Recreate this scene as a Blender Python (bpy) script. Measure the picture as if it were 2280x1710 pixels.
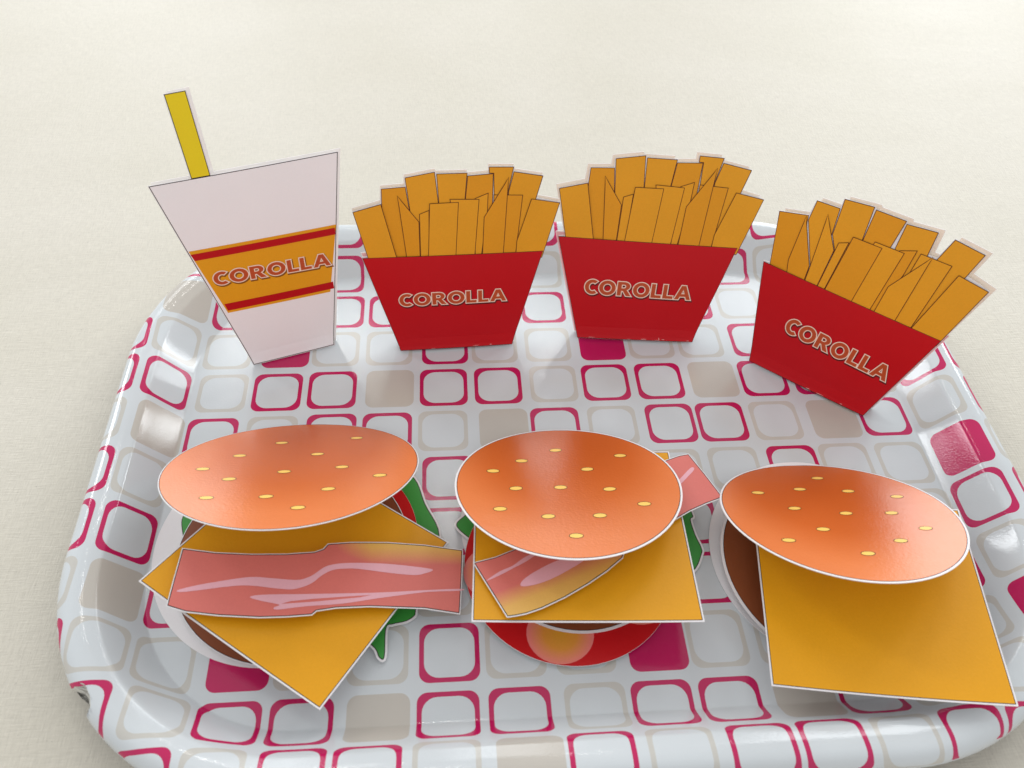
import bpy, math, random
from mathutils import Vector, Matrix, noise
from mathutils.geometry import delaunay_2d_cdt

for o in list(bpy.data.objects):
    bpy.data.objects.remove(o)
scene = bpy.context.scene
COL = scene.collection
U = 0.026                       # one pitch of the printed squares on the tray, in metres
rnd = random.Random(7)

# ------------------------------------------------------------------ camera
cam_d = bpy.data.cameras.new('camera')
cam_d.sensor_width = 36.0
cam_d.lens = 1845.0 / 2280.0 * 36.0
cam_d.clip_start = 0.01
cam_d.clip_end = 50.0
cam = bpy.data.objects.new('camera', cam_d)
COL.objects.link(cam)
_C = Vector((-0.784, -7.783, 11.71)) * U
_F = Vector((0.06767, 0.64051, -0.76496)).normalized()
_R = Vector((0.99731, -0.06498, 0.03382)).normalized()
_Uv = _R.cross(_F).normalized()
m = Matrix((_R, _Uv, -_F)).transposed().to_4x4()
m.translation = _C
cam.matrix_world = m
cam_d.dof.use_dof = True
cam_d.dof.focus_distance = 14.4 * U
cam_d.dof.aperture_fstop = 15.0
scene.camera = cam

# ------------------------------------------------------------------ light
world = bpy.data.worlds.new('World')
scene.world = world
world.use_nodes = True
bg = world.node_tree.nodes['Background']
bg.inputs[0].default_value = (0.98, 0.985, 1.0, 1)
bg.inputs[1].default_value = 0.73

def area(name, loc, target, sx, sy, power, color):
    d = bpy.data.lights.new(name, 'AREA')
    d.shape = 'RECTANGLE'
    d.size = sx
    d.size_y = sy
    d.energy = power
    d.color = color
    o = bpy.data.objects.new(name, d)
    COL.objects.link(o)
    o.location = loc
    v = Vector(target) - Vector(loc)
    o.rotation_euler = v.to_track_quat('-Z', 'Y').to_euler()
    return o

for _x, _w in ((-1.00, 0.80), (0.14, 0.34), (1.62, 0.95)):
    area('window_light_back', (_x, 2.5, 1.27), (_x, 0.0, 1.27), _w, 2.5, (36 if _x > 1 else 30) * _w, (0.93, 0.97, 1.0))
area('window_light_left', (-1.9, 1.5, 1.15), (0.02, 0.0, 0.0), 0.28, 1.2, 11, (0.93, 0.97, 1.0))
area('window_light_right', (2.0, 1.6, 1.0), (0.02, 0.0, 0.0), 0.28, 1.2, 11, (0.92, 0.97, 1.0))
for _x, _y, _sx in ((-0.43, 2.12, 0.12), (0.37, 2.10, 0.11), (-0.86, 2.06, 0.08), (-0.05, 1.30, 0.09)):
    area('ceiling_lamp', (_x, _y, 2.2), (_x, _y, 0.0), _sx, 0.055, 1.5 * _sx / 0.2, (1.0, 0.98, 0.94))

scene.view_settings.view_transform = 'Standard'
scene.view_settings.look = 'None'
scene.view_settings.gamma = 1.0
scene.view_settings.exposure = 0.12

# ------------------------------------------------------------------ materials
def lin(c):
    return tuple(((x / 255.0) / 12.92 if x <= 10 else (((x / 255.0) + 0.055) / 1.055) ** 2.4) for x in c)

MATS = {}
def mat(name, rgb, rough=0.45, spec=0.4, coat=0.0, grain=0.04, bump=0.0, bscale=900.0, ramp=None, attr='grad', gscale=1400.0, thin=0.0):
    if name in MATS:
        return MATS[name]
    M = bpy.data.materials.new(name)
    M.use_nodes = True
    nt = M.node_tree
    b = nt.nodes['Principled BSDF']
    tc = nt.nodes.new('ShaderNodeTexCoord')
    base = lin(rgb)
    if ramp:
        at = nt.nodes.new('ShaderNodeAttribute')
        at.attribute_name = attr
        cr = nt.nodes.new('ShaderNodeValToRGB')
        el = cr.color_ramp.elements
        while len(el) < len(ramp):
            el.new(0.5)
        for e, (p, c) in zip(el, ramp):
            e.position = p
            e.color = (*lin(c), 1)
        nt.links.new(at.outputs['Fac'], cr.inputs['Fac'])
        colout = cr.outputs['Color']
    else:
        rg = nt.nodes.new('ShaderNodeRGB')
        rg.outputs[0].default_value = (*base, 1)
        colout = rg.outputs[0]
    # fine print grain and slow unevenness of the ink
    n1 = nt.nodes.new('ShaderNodeTexNoise')
    n1.inputs['Scale'].default_value = gscale
    n1.inputs['Detail'].default_value = 3
    nt.links.new(tc.outputs['Object'], n1.inputs['Vector'])
    n2 = nt.nodes.new('ShaderNodeTexNoise')
    n2.inputs['Scale'].default_value = 45.0
    n2.inputs['Detail'].default_value = 3
    nt.links.new(tc.outputs['Object'], n2.inputs['Vector'])
    ad = nt.nodes.new('ShaderNodeMath')
    ad.operation = 'ADD'
    nt.links.new(n1.outputs['Fac'], ad.inputs[0])
    nt.links.new(n2.outputs['Fac'], ad.inputs[1])
    mr = nt.nodes.new('ShaderNodeMapRange')
    mr.inputs['From Min'].default_value = 0.6
    mr.inputs['From Max'].default_value = 1.4
    mr.inputs['To Min'].default_value = 1.0 - grain
    mr.inputs['To Max'].default_value = 1.0 + grain
    nt.links.new(ad.outputs[0], mr.inputs['Value'])
    mx = nt.nodes.new('ShaderNodeVectorMath')
    mx.operation = 'SCALE'
    nt.links.new(colout, mx.inputs[0])
    nt.links.new(mr.outputs['Result'], mx.inputs['Scale'])
    nt.links.new(mx.outputs['Vector'], b.inputs['Base Color'])
    b.inputs['Roughness'].default_value = rough
    b.inputs['Specular IOR Level'].default_value = spec
    b.inputs['Coat Weight'].default_value = coat
    b.inputs['Coat Roughness'].default_value = 0.22
    if bump > 0:
        bn = nt.nodes.new('ShaderNodeTexNoise')
        bn.inputs['Scale'].default_value = bscale
        bn.inputs['Detail'].default_value = 4
        nt.links.new(tc.outputs['Object'], bn.inputs['Vector'])
        bm = nt.nodes.new('ShaderNodeBump')
        bm.inputs['Strength'].default_value = bump
        bm.inputs['Distance'].default_value = 0.0004
        nt.links.new(bn.outputs['Fac'], bm.inputs['Height'])
        nt.links.new(bm.outputs['Normal'], b.inputs['Normal'])
    if thin > 0:
        tr = nt.nodes.new('ShaderNodeBsdfTranslucent')
        nt.links.new(mx.outputs['Vector'], tr.inputs['Color'])
        ms = nt.nodes.new('ShaderNodeMixShader')
        ms.inputs['Fac'].default_value = thin
        out = nt.nodes['Material Output']
        nt.links.new(b.outputs['BSDF'], ms.inputs[1])
        nt.links.new(tr.outputs['BSDF'], ms.inputs[2])
        nt.links.new(ms.outputs['Shader'], out.inputs['Surface'])
    MATS[name] = M
    return M

PAPER = mat('white_paper', (246, 243, 243), 0.6, 0.35, grain=0.02, bump=0.1, thin=0.08)
THIN = mat('thin_white_paper', (246, 243, 241), 0.6, 0.35, grain=0.02, bump=0.1, thin=0.45)
INK = mat('black_ink', (40, 28, 22), 0.5, 0.3)
FRY_INK = mat('brown_ink', (92, 40, 12), 0.5, 0.3)
FRY = mat('fry_print', (234, 163, 34), 0.45, 0.25, grain=0.05, bump=0.12)
FRY2 = mat('fry_print_deep', (230, 156, 29), 0.45, 0.25, grain=0.05, bump=0.12)
RED = mat('red_print', (198, 8, 24), 0.4, 0.25, grain=0.04, bump=0.12)
SCUFF = mat('worn_print_edge', (232, 170, 164), 0.6, 0.3)
CUP = mat('cup_print', (250, 245, 246), 0.5, 0.4, grain=0.015, bump=0.1)
STRIPE = mat('stripe_print', (190, 2, 18), 0.45, 0.25)
STRAW = mat('straw_print', (242, 214, 2), 0.42, 0.4, grain=0.03, bump=0.1)
BAND = mat('band_print', (236, 162, 26), 0.45, 0.25, grain=0.04, bump=0.1)
LET_EDGE = mat('letter_edge_print', (250, 226, 208), 0.4, 0.4)
LET_FILL = mat('letter_fill_print', (204, 92, 46), 0.4, 0.4, grain=0.06)
LET_MID = mat('letter_core_print', (192, 78, 38), 0.4, 0.4, grain=0.06)
LET_SH = mat('letter_shadow_print', (96, 10, 16), 0.4, 0.4)
LET_SH2 = mat('letter_shadow_on_band_print', (140, 84, 18), 0.4, 0.4)
PEACH = mat('fry_print_showing_through', (255, 244, 230), 0.6, 0.3, bump=0.1, thin=0.5)
PINK = mat('red_print_showing_through', (248, 200, 202), 0.6, 0.3, bump=0.1, thin=0.5)
CHEESE = mat('cheese_print', (228, 160, 20), 0.42, 0.28, grain=0.04, bump=0.15)
BUN = mat('bun_print', (0, 0, 0), 0.27, 0.5, coat=0.0, grain=0.03, bump=0.2,
          ramp=[(0.0, (196, 92, 30)), (0.5, (207, 103, 42)), (1.0, (225, 127, 70))])
SEED = mat('seed_print', (252, 208, 104), 0.4, 0.4)
BACON = mat('bacon_print', (0, 0, 0), 0.42, 0.4, grain=0.04, bump=0.15,
            ramp=[(0.0, (218, 116, 106)), (0.45, (214, 112, 102)), (1.0, (226, 176, 88))])
FAT = mat('fat_print', (234, 176, 186), 0.42, 0.4)
PATTY = mat('patty_print', (134, 70, 36), 0.42, 0.4, grain=0.05, bump=0.15)
GREEN = mat('lettuce_print', (58, 150, 58), 0.42, 0.4, grain=0.05, bump=0.15)
TOMATO = mat('tomato_print', (200, 16, 22), 0.36, 0.3, grain=0.04, bump=0.12)
PULP = mat('tomato_pulp_print', (0, 0, 0), 0.38, 0.4,
           ramp=[(0.0, (222, 158, 40)), (0.5, (226, 150, 58)), (1.0, (236, 128, 126))])

# ------------------------------------------------------------------ geometry helpers
def area2(p):
    return sum(p[i][0] * p[(i + 1) % len(p)][1] - p[(i + 1) % len(p)][0] * p[i][1] for i in range(len(p))) / 2.0

def ccw(p):
    p = [tuple(q) for q in p]
    return p if area2(p) > 0 else p[::-1]

def offset(p, d):
    """Mitred offset of a closed polygon; positive d grows it."""
    p = ccw(p)
    n = len(p)
    out = []
    for i in range(n):
        a, b, c = Vector(p[i - 1]), Vector(p[i]), Vector(p[(i + 1) % n])
        e1 = (b - a)
        e2 = (c - b)
        if e1.length < 1e-9 or e2.length < 1e-9:
            out.append(tuple(b))
            continue
        e1.normalize()
        e2.normalize()
        n1 = Vector((e1.y, -e1.x))
        n2 = Vector((e2.y, -e2.x))
        k = 1.0 + n1.dot(n2)
        mv = (n1 + n2) / max(k, 0.35)
        out.append(tuple(b + mv * d))
    return out

def inside(pt, poly):
    x, y = pt
    r = False
    j = len(poly) - 1
    for i in range(len(poly)):
        xi, yi = poly[i]
        xj, yj = poly[j]
        if (yi > y) != (yj > y) and x < (xj - xi) * (y - yi) / (yj - yi) + xi:
            r = not r
        j = i
    return r

def densify(p, step):
    out = []
    for i in range(len(p)):
        a, b = Vector(p[i]), Vector(p[(i + 1) % len(p)])
        k = max(1, int(math.ceil((b - a).length / step)))
        for j in range(k):
            out.append(tuple(a.lerp(b, j / k)))
    return out

def smooth_closed(p, k=6):
    out = []
    n = len(p)
    for i in range(n):
        p0, p1, p2, p3 = (Vector(p[(i + q) % n]) for q in (-1, 0, 1, 2))
        for j in range(k):
            t = j / k
            out.append(tuple(0.5 * ((2 * p1) + (p2 - p0) * t + (2 * p0 - 5 * p1 + 4 * p2 - p3) * t * t + (3 * p1 - p0 - 3 * p2 + p3) * t ** 3)))
    return out

def circle(cx, cy, rx, ry=None, n=64, rot=0.0):
    ry = rx if ry is None else ry
    c, s = math.cos(rot), math.sin(rot)
    out = []
    for i in range(n):
        a = 2 * math.pi * i / n
        x, y = rx * math.cos(a), ry * math.sin(a)
        out.append((cx + x * c - y * s, cy + x * s + y * c))
    return out

def triangulate(loops, step=None, extra=()):
    """Constrained triangulation of nested loops; returns 2-D points and triangles of the whole hull."""
    pts, edges = [], []
    for lp in loops:
        s = len(pts)
        pts += [Vector(q) for q in lp]
        edges += [(s + i, s + (i + 1) % len(lp)) for i in range(len(lp))]
    if step:
        xs = [q.x for q in pts]
        ys = [q.y for q in pts]
        x = min(xs) + step * 0.37
        while x < max(xs):
            y = min(ys) + step * 0.41
            while y < max(ys):
                if inside((x, y), loops[0]):
                    pts.append(Vector((x, y)))
                y += step
            x += step
    pts += [Vector(q) for q in extra]
    r = delaunay_2d_cdt(pts, edges, [], 0, 1e-6)
    return [(v.x, v.y) for v in r[0]], [tuple(f) for f in r[2]]

def link(name, verts, faces, mats, idx=None, root=None, parent=None, grad=None, smooth=False):
    """verts in tray units, world space; stored relative to the thing's base point."""
    me = bpy.data.meshes.new(name)
    o0 = Vector(root.location) if root else Vector((0, 0, 0))
    me.from_pydata([tuple(Vector(v) * U - o0) for v in verts], [], faces)
    for q in mats:
        me.materials.append(q)
    if idx:
        me.polygons.foreach_set('material_index', idx)
    if grad:
        a = me.attributes.new('grad', 'FLOAT', 'POINT')
        a.data.foreach_set('value', grad)
    if smooth:
        me.polygons.foreach_set('use_smooth', [True] * len(me.polygons))
    me.update()
    ob = bpy.data.objects.new(name, me)
    COL.objects.link(ob)
    if parent is not None:
        ob.parent = parent
    elif root is not None:
        ob.parent = root
    return ob

def sheet(name, outline, warp, root, parent=None, thick=0.012, step=None, front=PAPER, back=PAPER, drop=None):
    """A piece of paper with real thickness; warp(u, v, h) puts it in the world."""
    lp = ccw(outline)
    if step:
        lp = densify(lp, step)
    P, T = triangulate([lp], step)
    T = [t for t in T if inside((sum(P[i][0] for i in t) / 3, sum(P[i][1] for i in t) / 3), lp)]
    T = [t if area2([P[i] for i in t]) > 0 else t[::-1] for t in T]
    n = len(P)
    V = [warp(x, y, 0.0) for x, y in P] + [warp(x, y, -thick) for x, y in P]
    F = list(T) + [(a + n, c + n, b + n) for a, b, c in T]
    idx = [0] * len(T) + [1] * len(T)
    cnt = {}
    for a, b, c in T:
        for e in ((a, b), (b, c), (c, a)):
            cnt[e] = 1
    for (a, b) in list(cnt):
        if (b, a) not in cnt:
            F.append((b, a, a + n, b + n))
            idx.append(1)
    return link(name, V, F, [front, back], idx, root, parent, smooth=False)

def printed(name, outline, warp, root, parent, h, fill, line=None, lw=0.012, holes=(), step=None, gradf=None):
    """A flat printed area lying on a sheet, with an optional ink outline."""
    lp = ccw(outline)
    if step:
        lp = densify(lp, step)
    loops = [lp] + [ccw(q) for q in holes]
    inner = None
    if line is not None:
        inner = offset(lp, -lw)
        loops.append(inner)
    P, T = triangulate(loops, step)
    F, idx = [], []
    for t in T:
        c = (sum(P[i][0] for i in t) / 3, sum(P[i][1] for i in t) / 3)
        if not inside(c, lp) or any(inside(c, q) for q in holes):
            continue
        if area2([P[i] for i in t]) < 0:
            t = t[::-1]
        F.append(t)
        idx.append(0 if inner is None or inside(c, inner) else 1)
    V = [warp(x, y, h) for x, y in P]
    grad = [gradf(x, y) for x, y in P] if gradf else None
    return link(name, V, F, [fill] + ([line] if line is not None else []), idx, root, parent, grad)

def plane_warp(O, e, up, curl=None):
    O, e, up = Vector(O), Vector(e).normalized(), Vector(up).normalized()
    n = e.cross(up).normalized()
    def w(u, v, h):
        k = curl(u, v) if curl else 0.0
        return O + e * u + up * v + n * (h + k)
    return w

def thing(name, label, cat, loc, group=None):
    o = bpy.data.objects.new(name, None)
    o.empty_display_size = 0.01
    COL.objects.link(o)
    o.location = Vector(loc) * U
    tag(o, label, cat, group)
    return o

def tag(o, label, cat, group=None):
    o['label'] = label
    o['category'] = cat
    if group:
        o['group'] = group

DATA = {
    'frameA': [[-0.748,2.993,0.02],2.67,2.132],
    'frameB': [[2.707,3.068,0.02],-5.13,2.243],
    'frameC': [[5.733,1.744,0.02],-38.42,2.256],
    'frameD': [[-3.801,2.909,0.02],17.57,1.507],
    'friesA': [[[-1.164,3.157], [-0.75,3.179], [-0.708,2.772], [-0.608,1.895], [-1.243,1.928]], [[-0.753,3.335], [-0.243,3.416], [-0.206,2.884], [-0.251,1.948], [-0.735,1.973], [-0.708,2.772]], [[-0.219,3.382], [0.307,3.379], [0.257,2.942], [0.226,1.947], [-0.207,1.946], [-0.206,2.884]], [[0.305,3.329], [0.751,3.35], [0.73,2.865], [0.684,1.924], [0.237,1.947], [0.257,2.942]], [[0.674,3.466], [1.103,3.449], [1.002,3.021], [0.909,1.936], [0.752,1.944], [0.751,3.35], [0.673,3.353]], [[1.099,3.369], [1.609,3.272], [1.492,2.884], [1.179,1.922], [0.954,1.934], [1.002,3.021]], [[-0.903,3.036], [-0.557,2.549], [-0.579,1.936], [-0.815,1.934]], [[-0.548,2.692], [-0.373,2.757], [-0.418,1.933], [-0.579,1.936]], [[0.418,2.93], [0.657,3.02], [0.636,2.677], [0.505,1.945], [0.393,1.939]], [[0.747,2.983], [1.258,2.955], [1.123,1.925], [0.707,1.946]], [[-0.015,2.938], [0.498,2.916], [0.389,1.939], [0.048,1.94], [0.006,2.819]], [[-0.364,2.875], [0.141,2.88], [0.052,1.94], [-0.444,1.944]], [[1.013,3.285], [0.902,1.929], [0.521,1.939], [0.569,2.588]], [[1.405,2.881], [1.913,2.784], [1.61,1.905], [1.123,1.925], [1.145,2.116]], [[-1.678,2.771], [-1.186,2.898], [-0.968,1.942], [-1.472,1.936]]],
    'outA': [[-1.066,0.0], [-1.603,1.928], [-1.471,1.94], [-1.678,2.771], [-1.186,2.898], [-1.164,3.157], [-0.764,3.18], [-0.753,3.335], [-0.243,3.416], [-0.219,3.382], [0.307,3.379], [0.305,3.329], [0.673,3.353], [0.674,3.466], [1.103,3.449], [1.099,3.369], [1.609,3.272], [1.492,2.884], [1.913,2.784], [1.61,1.905], [1.633,1.903], [1.066,0.0]],
    'pocketA': [[-1.066,0.0], [-1.603,1.928], [1.633,1.903], [1.066,0.0]],
    'textA': [[-1.029,0.918], [0.973,0.923], [0.928,1.211], [-1.031,1.191]],
    'friesC': [[[-1.685,2.912], [-1.197,3.039], [-1.17,2.912], [-0.791,1.971], [-1.461,1.98]], [[-1.171,3.324], [-0.769,3.345], [-0.716,2.882], [-0.554,2.027], [-0.831,2.067], [-0.831,2.224], [-1.178,2.962]], [[-0.77,3.515], [-0.284,3.573], [-0.235,3.015], [-0.091,2.136], [-0.554,2.027], [-0.573,2.648], [-0.715,2.89]], [[-0.251,3.541], [0.253,3.549], [0.218,3.067], [0.267,2.169], [-0.091,2.136], [-0.232,3.008]], [[0.269,3.506], [0.756,3.562], [0.776,3.169], [0.867,2.186], [0.368,2.219], [0.279,3.087]], [[1.019,3.553], [1.516,3.495], [1.435,3.074], [1.093,1.96], [0.824,2.022], [0.924,3.159]], [[-1.232,3.019], [-0.836,2.222], [-0.81,1.985], [-1.127,1.985], [-1.217,2.173]], [[-0.916,3.184], [-0.573,2.648], [-0.578,1.992], [-0.806,1.987], [-0.831,2.224]], [[-0.563,2.802], [-0.405,2.878], [-0.445,1.988], [-0.581,1.985]], [[0.358,3.07], [0.608,3.178], [0.595,2.715], [0.443,1.972], [0.376,1.972]], [[0.67,3.152], [1.175,3.151], [1.086,1.95], [0.812,1.958], [0.647,2.604]], [[-0.044,3.055], [0.451,3.06], [0.376,1.972], [0.043,1.973], [-0.05,3.005]], [[-0.39,2.993], [0.107,3.001], [0.047,1.975], [-0.445,1.988]], [[0.861,3.182], [0.816,1.96], [0.443,1.972], [0.461,2.438]], [[1.323,3.055], [1.832,2.984], [1.576,1.941], [1.086,1.95], [1.093,2.06]]],
    'outC': [[-1.128,-0.0], [-1.606,1.97], [-1.461,1.98], [-1.685,2.912], [-1.197,3.039], [-1.171,3.324], [-0.773,3.343], [-0.77,3.515], [-0.278,3.575], [-0.251,3.541], [0.253,3.549], [0.269,3.506], [0.756,3.562], [0.776,3.169], [0.919,3.17], [1.019,3.553], [1.516,3.495], [1.432,3.081], [1.832,2.984], [1.577,1.948], [1.606,1.928], [1.128,0.0]],
    'pocketC': [[-1.128,-0.0], [-1.606,1.97], [1.606,1.928], [1.128,0.0]],
    'textC': [[-0.809,0.859], [1.183,0.776], [1.062,1.164], [-0.804,1.189]],
    'pocketB': [[-1.121,0.0], [-1.624,2.013], [1.686,1.928], [1.121,0.0]],
    'textB': [[-1.082,0.897], [0.977,0.844], [0.896,1.173], [-1.08,1.222]],
    'cup': [[-0.754,0.0], [-1.517,3.625], [1.506,3.614], [0.754,-0.0]],
    'band': [[-0.923,1.15], [-1.243,2.43], [1.24,2.364], [0.898,1.102]],
    's1': [[-1.189,2.243], [-1.231,2.368], [1.208,2.311], [1.2,2.185]],
    's2': [[-0.912,1.194], [-0.942,1.336], [0.983,1.292], [0.98,1.154]],
    'straw': [[-0.863,3.653], [-0.892,4.953], [-0.577,4.961], [-0.568,3.661]],
    'textD': [[-1.018,1.708], [1.028,1.611], [0.975,1.915], [-0.982,1.956]],
    'bun1': {"c":[-3.299,-0.353,0.993],"u":[1.0,0.0,-0.013],"v":[-0.007,0.859,-0.511],"n":[0.011,0.511,0.859],"R":1.88,"seeds":[[-0.371,0.981], [0.84,1.107], [-0.932,0.462], [0.282,0.462], [-1.372,-0.03], [-0.13,-0.17], [0.728,-0.067], [-0.897,-0.389], [1.332,-0.421], [0.611,-0.795], [-0.245,-0.968], [-1.077,-0.97], [0.259,-1.318]],"hinge":[[-0.941,1.453], [0.233,1.868]]},
    'bun2': {"c":[0.924,-0.721,0.79],"u":[1.0,0.0,-0.007],"v":[-0.003,0.923,-0.385],"n":[0.006,0.385,0.923],"R":1.77,"seeds":[[-0.066,1.033], [0.981,0.781], [-0.665,0.717], [0.371,0.406], [-1.149,0.424], [-0.822,-0.079], [-0.125,-0.082], [0.631,-0.176], [1.085,-0.598], [-1.102,-0.6], [-0.4,-0.807], [0.368,-0.829], [-0.049,-1.269]],"hinge":[[-0.336,1.706], [0.522,1.622]]},
    'bun3': {"c":[5.004,-1.506,0.917],"u":[1.0,0.0,-0.017],"v":[-0.008,0.871,-0.491],"n":[0.015,0.491,0.871],"R":1.78,"seeds":[[0.19,1.203], [-0.279,0.813], [-1.011,0.715], [0.477,0.695], [1.158,0.444], [-0.628,0.181], [0.105,-0.012], [0.806,-0.054], [-0.451,-0.449], [1.082,-0.528], [-1.087,-0.725], [0.542,-0.82], [-0.088,-1.103]],"hinge":[[0.009,1.642], [0.802,1.457]]},
    'cheese1': [[-5.267,-2.154,0.942], [-2.689,-3.915,0.52], [-0.964,-1.304,0.162]],
    'cheese2': [[-0.659,-2.914,0.797], [2.586,-3.093,0.831], [2.768,0.121,0.383]],
    'cheese3': [[3.364,-3.954,0.627], [6.415,-4.509,0.968], [6.992,-1.448,0.789]],
    'bacon1': [[-4.75,-1.672,0.963], [-4.308,-1.725,0.885], [-3.804,-1.738,0.796], [-3.322,-1.72,0.71], [-2.937,-1.671,0.641], [-2.811,-1.612,0.618], [-2.752,-1.525,0.605], [-2.422,-1.476,0.546], [-1.881,-1.438,0.449], [-1.328,-1.44,0.351], [-0.752,-1.491,0.25], [-0.779,-1.994,0.265], [-0.82,-2.535,0.283], [-1.324,-2.474,0.371], [-2.105,-2.486,0.51], [-2.561,-2.529,0.592], [-2.833,-2.586,0.641], [-2.889,-2.646,0.652], [-3.218,-2.683,0.711], [-3.58,-2.7,0.776], [-4.109,-2.676,0.869], [-4.541,-2.628,0.945], [-4.789,-2.55,0.987], [-4.774,-2.134,0.976]],
    'fat1a': [[-4.713,-2.333,0.969], [-4.603,-2.282,0.949], [-4.328,-2.206,0.898], [-3.806,-2.101,0.804], [-3.506,-2.109,0.751], [-3.151,-2.129,0.688], [-3.003,-2.087,0.661], [-2.906,-2.024,0.643], [-2.787,-1.915,0.619], [-2.661,-1.858,0.596], [-2.401,-1.816,0.549], [-1.869,-1.797,0.454], [-1.326,-1.827,0.359], [-1.203,-1.859,0.337], [-1.326,-1.919,0.36], [-1.488,-1.957,0.39], [-1.865,-1.943,0.456], [-2.291,-1.908,0.531], [-2.5,-1.917,0.569], [-2.629,-1.938,0.592], [-2.729,-1.987,0.611], [-2.826,-2.065,0.629], [-2.896,-2.141,0.643], [-2.992,-2.209,0.662], [-3.089,-2.25,0.68], [-3.212,-2.278,0.702], [-3.438,-2.264,0.742], [-3.788,-2.229,0.803], [-4.078,-2.255,0.855], [-4.592,-2.342,0.948]],
    'fat1b': [[-3.739,-2.411,0.798], [-3.573,-2.368,0.768], [-2.879,-2.337,0.644], [-2.037,-2.276,0.494], [-1.272,-2.188,0.356], [-0.791,-2.146,0.27], [-0.797,-2.176,0.272], [-1.272,-2.218,0.357], [-1.722,-2.305,0.438], [-2.059,-2.376,0.499], [-2.489,-2.471,0.578], [-2.987,-2.53,0.667], [-3.351,-2.589,0.733], [-3.403,-2.557,0.741], [-3.335,-2.514,0.728], [-3.561,-2.466,0.768]],
    'fat1h': [[-3.316,-2.502,0.725], [-3.193,-2.458,0.702], [-2.873,-2.41,0.644], [-2.087,-2.313,0.503], [-2.24,-2.359,0.531], [-2.869,-2.455,0.645]],
    'bacon2': [[-0.59,-1.993,0.749], [-0.274,-1.909,0.739], [0.055,-1.769,0.72], [0.695,-1.409,0.671], [1.359,-0.93,0.607], [1.782,-0.602,0.562], [2.238,-0.312,0.523], [2.661,-0.129,0.498], [2.887,-0.047,0.487], [3.05,-0.02,0.484], [3.208,-0.443,0.544], [3.381,-0.953,0.615], [3.079,-1.063,0.63], [2.803,-1.187,0.646], [2.468,-1.381,0.673], [2.077,-1.654,0.709], [1.682,-1.887,0.741], [1.627,-1.935,0.747], [1.594,-2.021,0.759], [1.326,-2.236,0.789], [1.027,-2.43,0.815], [0.67,-2.628,0.841], [0.326,-2.783,0.862], [0.103,-2.857,0.872], [-0.049,-2.885,0.875], [-0.161,-2.898,0.877], [-0.37,-2.458,0.815]],
    'fat2a': [[0.062,-2.417,0.81], [0.104,-2.316,0.796], [0.294,-2.181,0.778], [0.58,-2.036,0.759], [0.864,-1.955,0.748], [1.039,-2.019,0.758], [0.79,-2.181,0.78], [0.481,-2.336,0.8], [0.229,-2.413,0.81]],
    'fat2b': [[-0.433,-2.313,0.795], [-0.22,-2.154,0.773], [-0.035,-2.071,0.762], [0.133,-1.944,0.745], [0.325,-1.844,0.731], [0.345,-1.879,0.736], [0.174,-2.001,0.753], [-0.026,-2.111,0.768], [-0.224,-2.22,0.782]],
    'fat2c': [[2.494,-0.798,0.591], [2.772,-0.56,0.559], [3.003,-0.332,0.528], [3.071,-0.319,0.526], [3.057,-0.375,0.534], [2.939,-0.496,0.55], [2.761,-0.667,0.574], [2.534,-0.848,0.598]],
    'chip': [-5.816,-3.621,0.75],
    'cam': {"C":[-0.784,-7.783,11.71],"fwd":[0.06767,0.64051,-0.76496],"R":[0.99731,-0.06498,0.03382],"U":[0.02805,0.7652,0.64318]},
}

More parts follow.
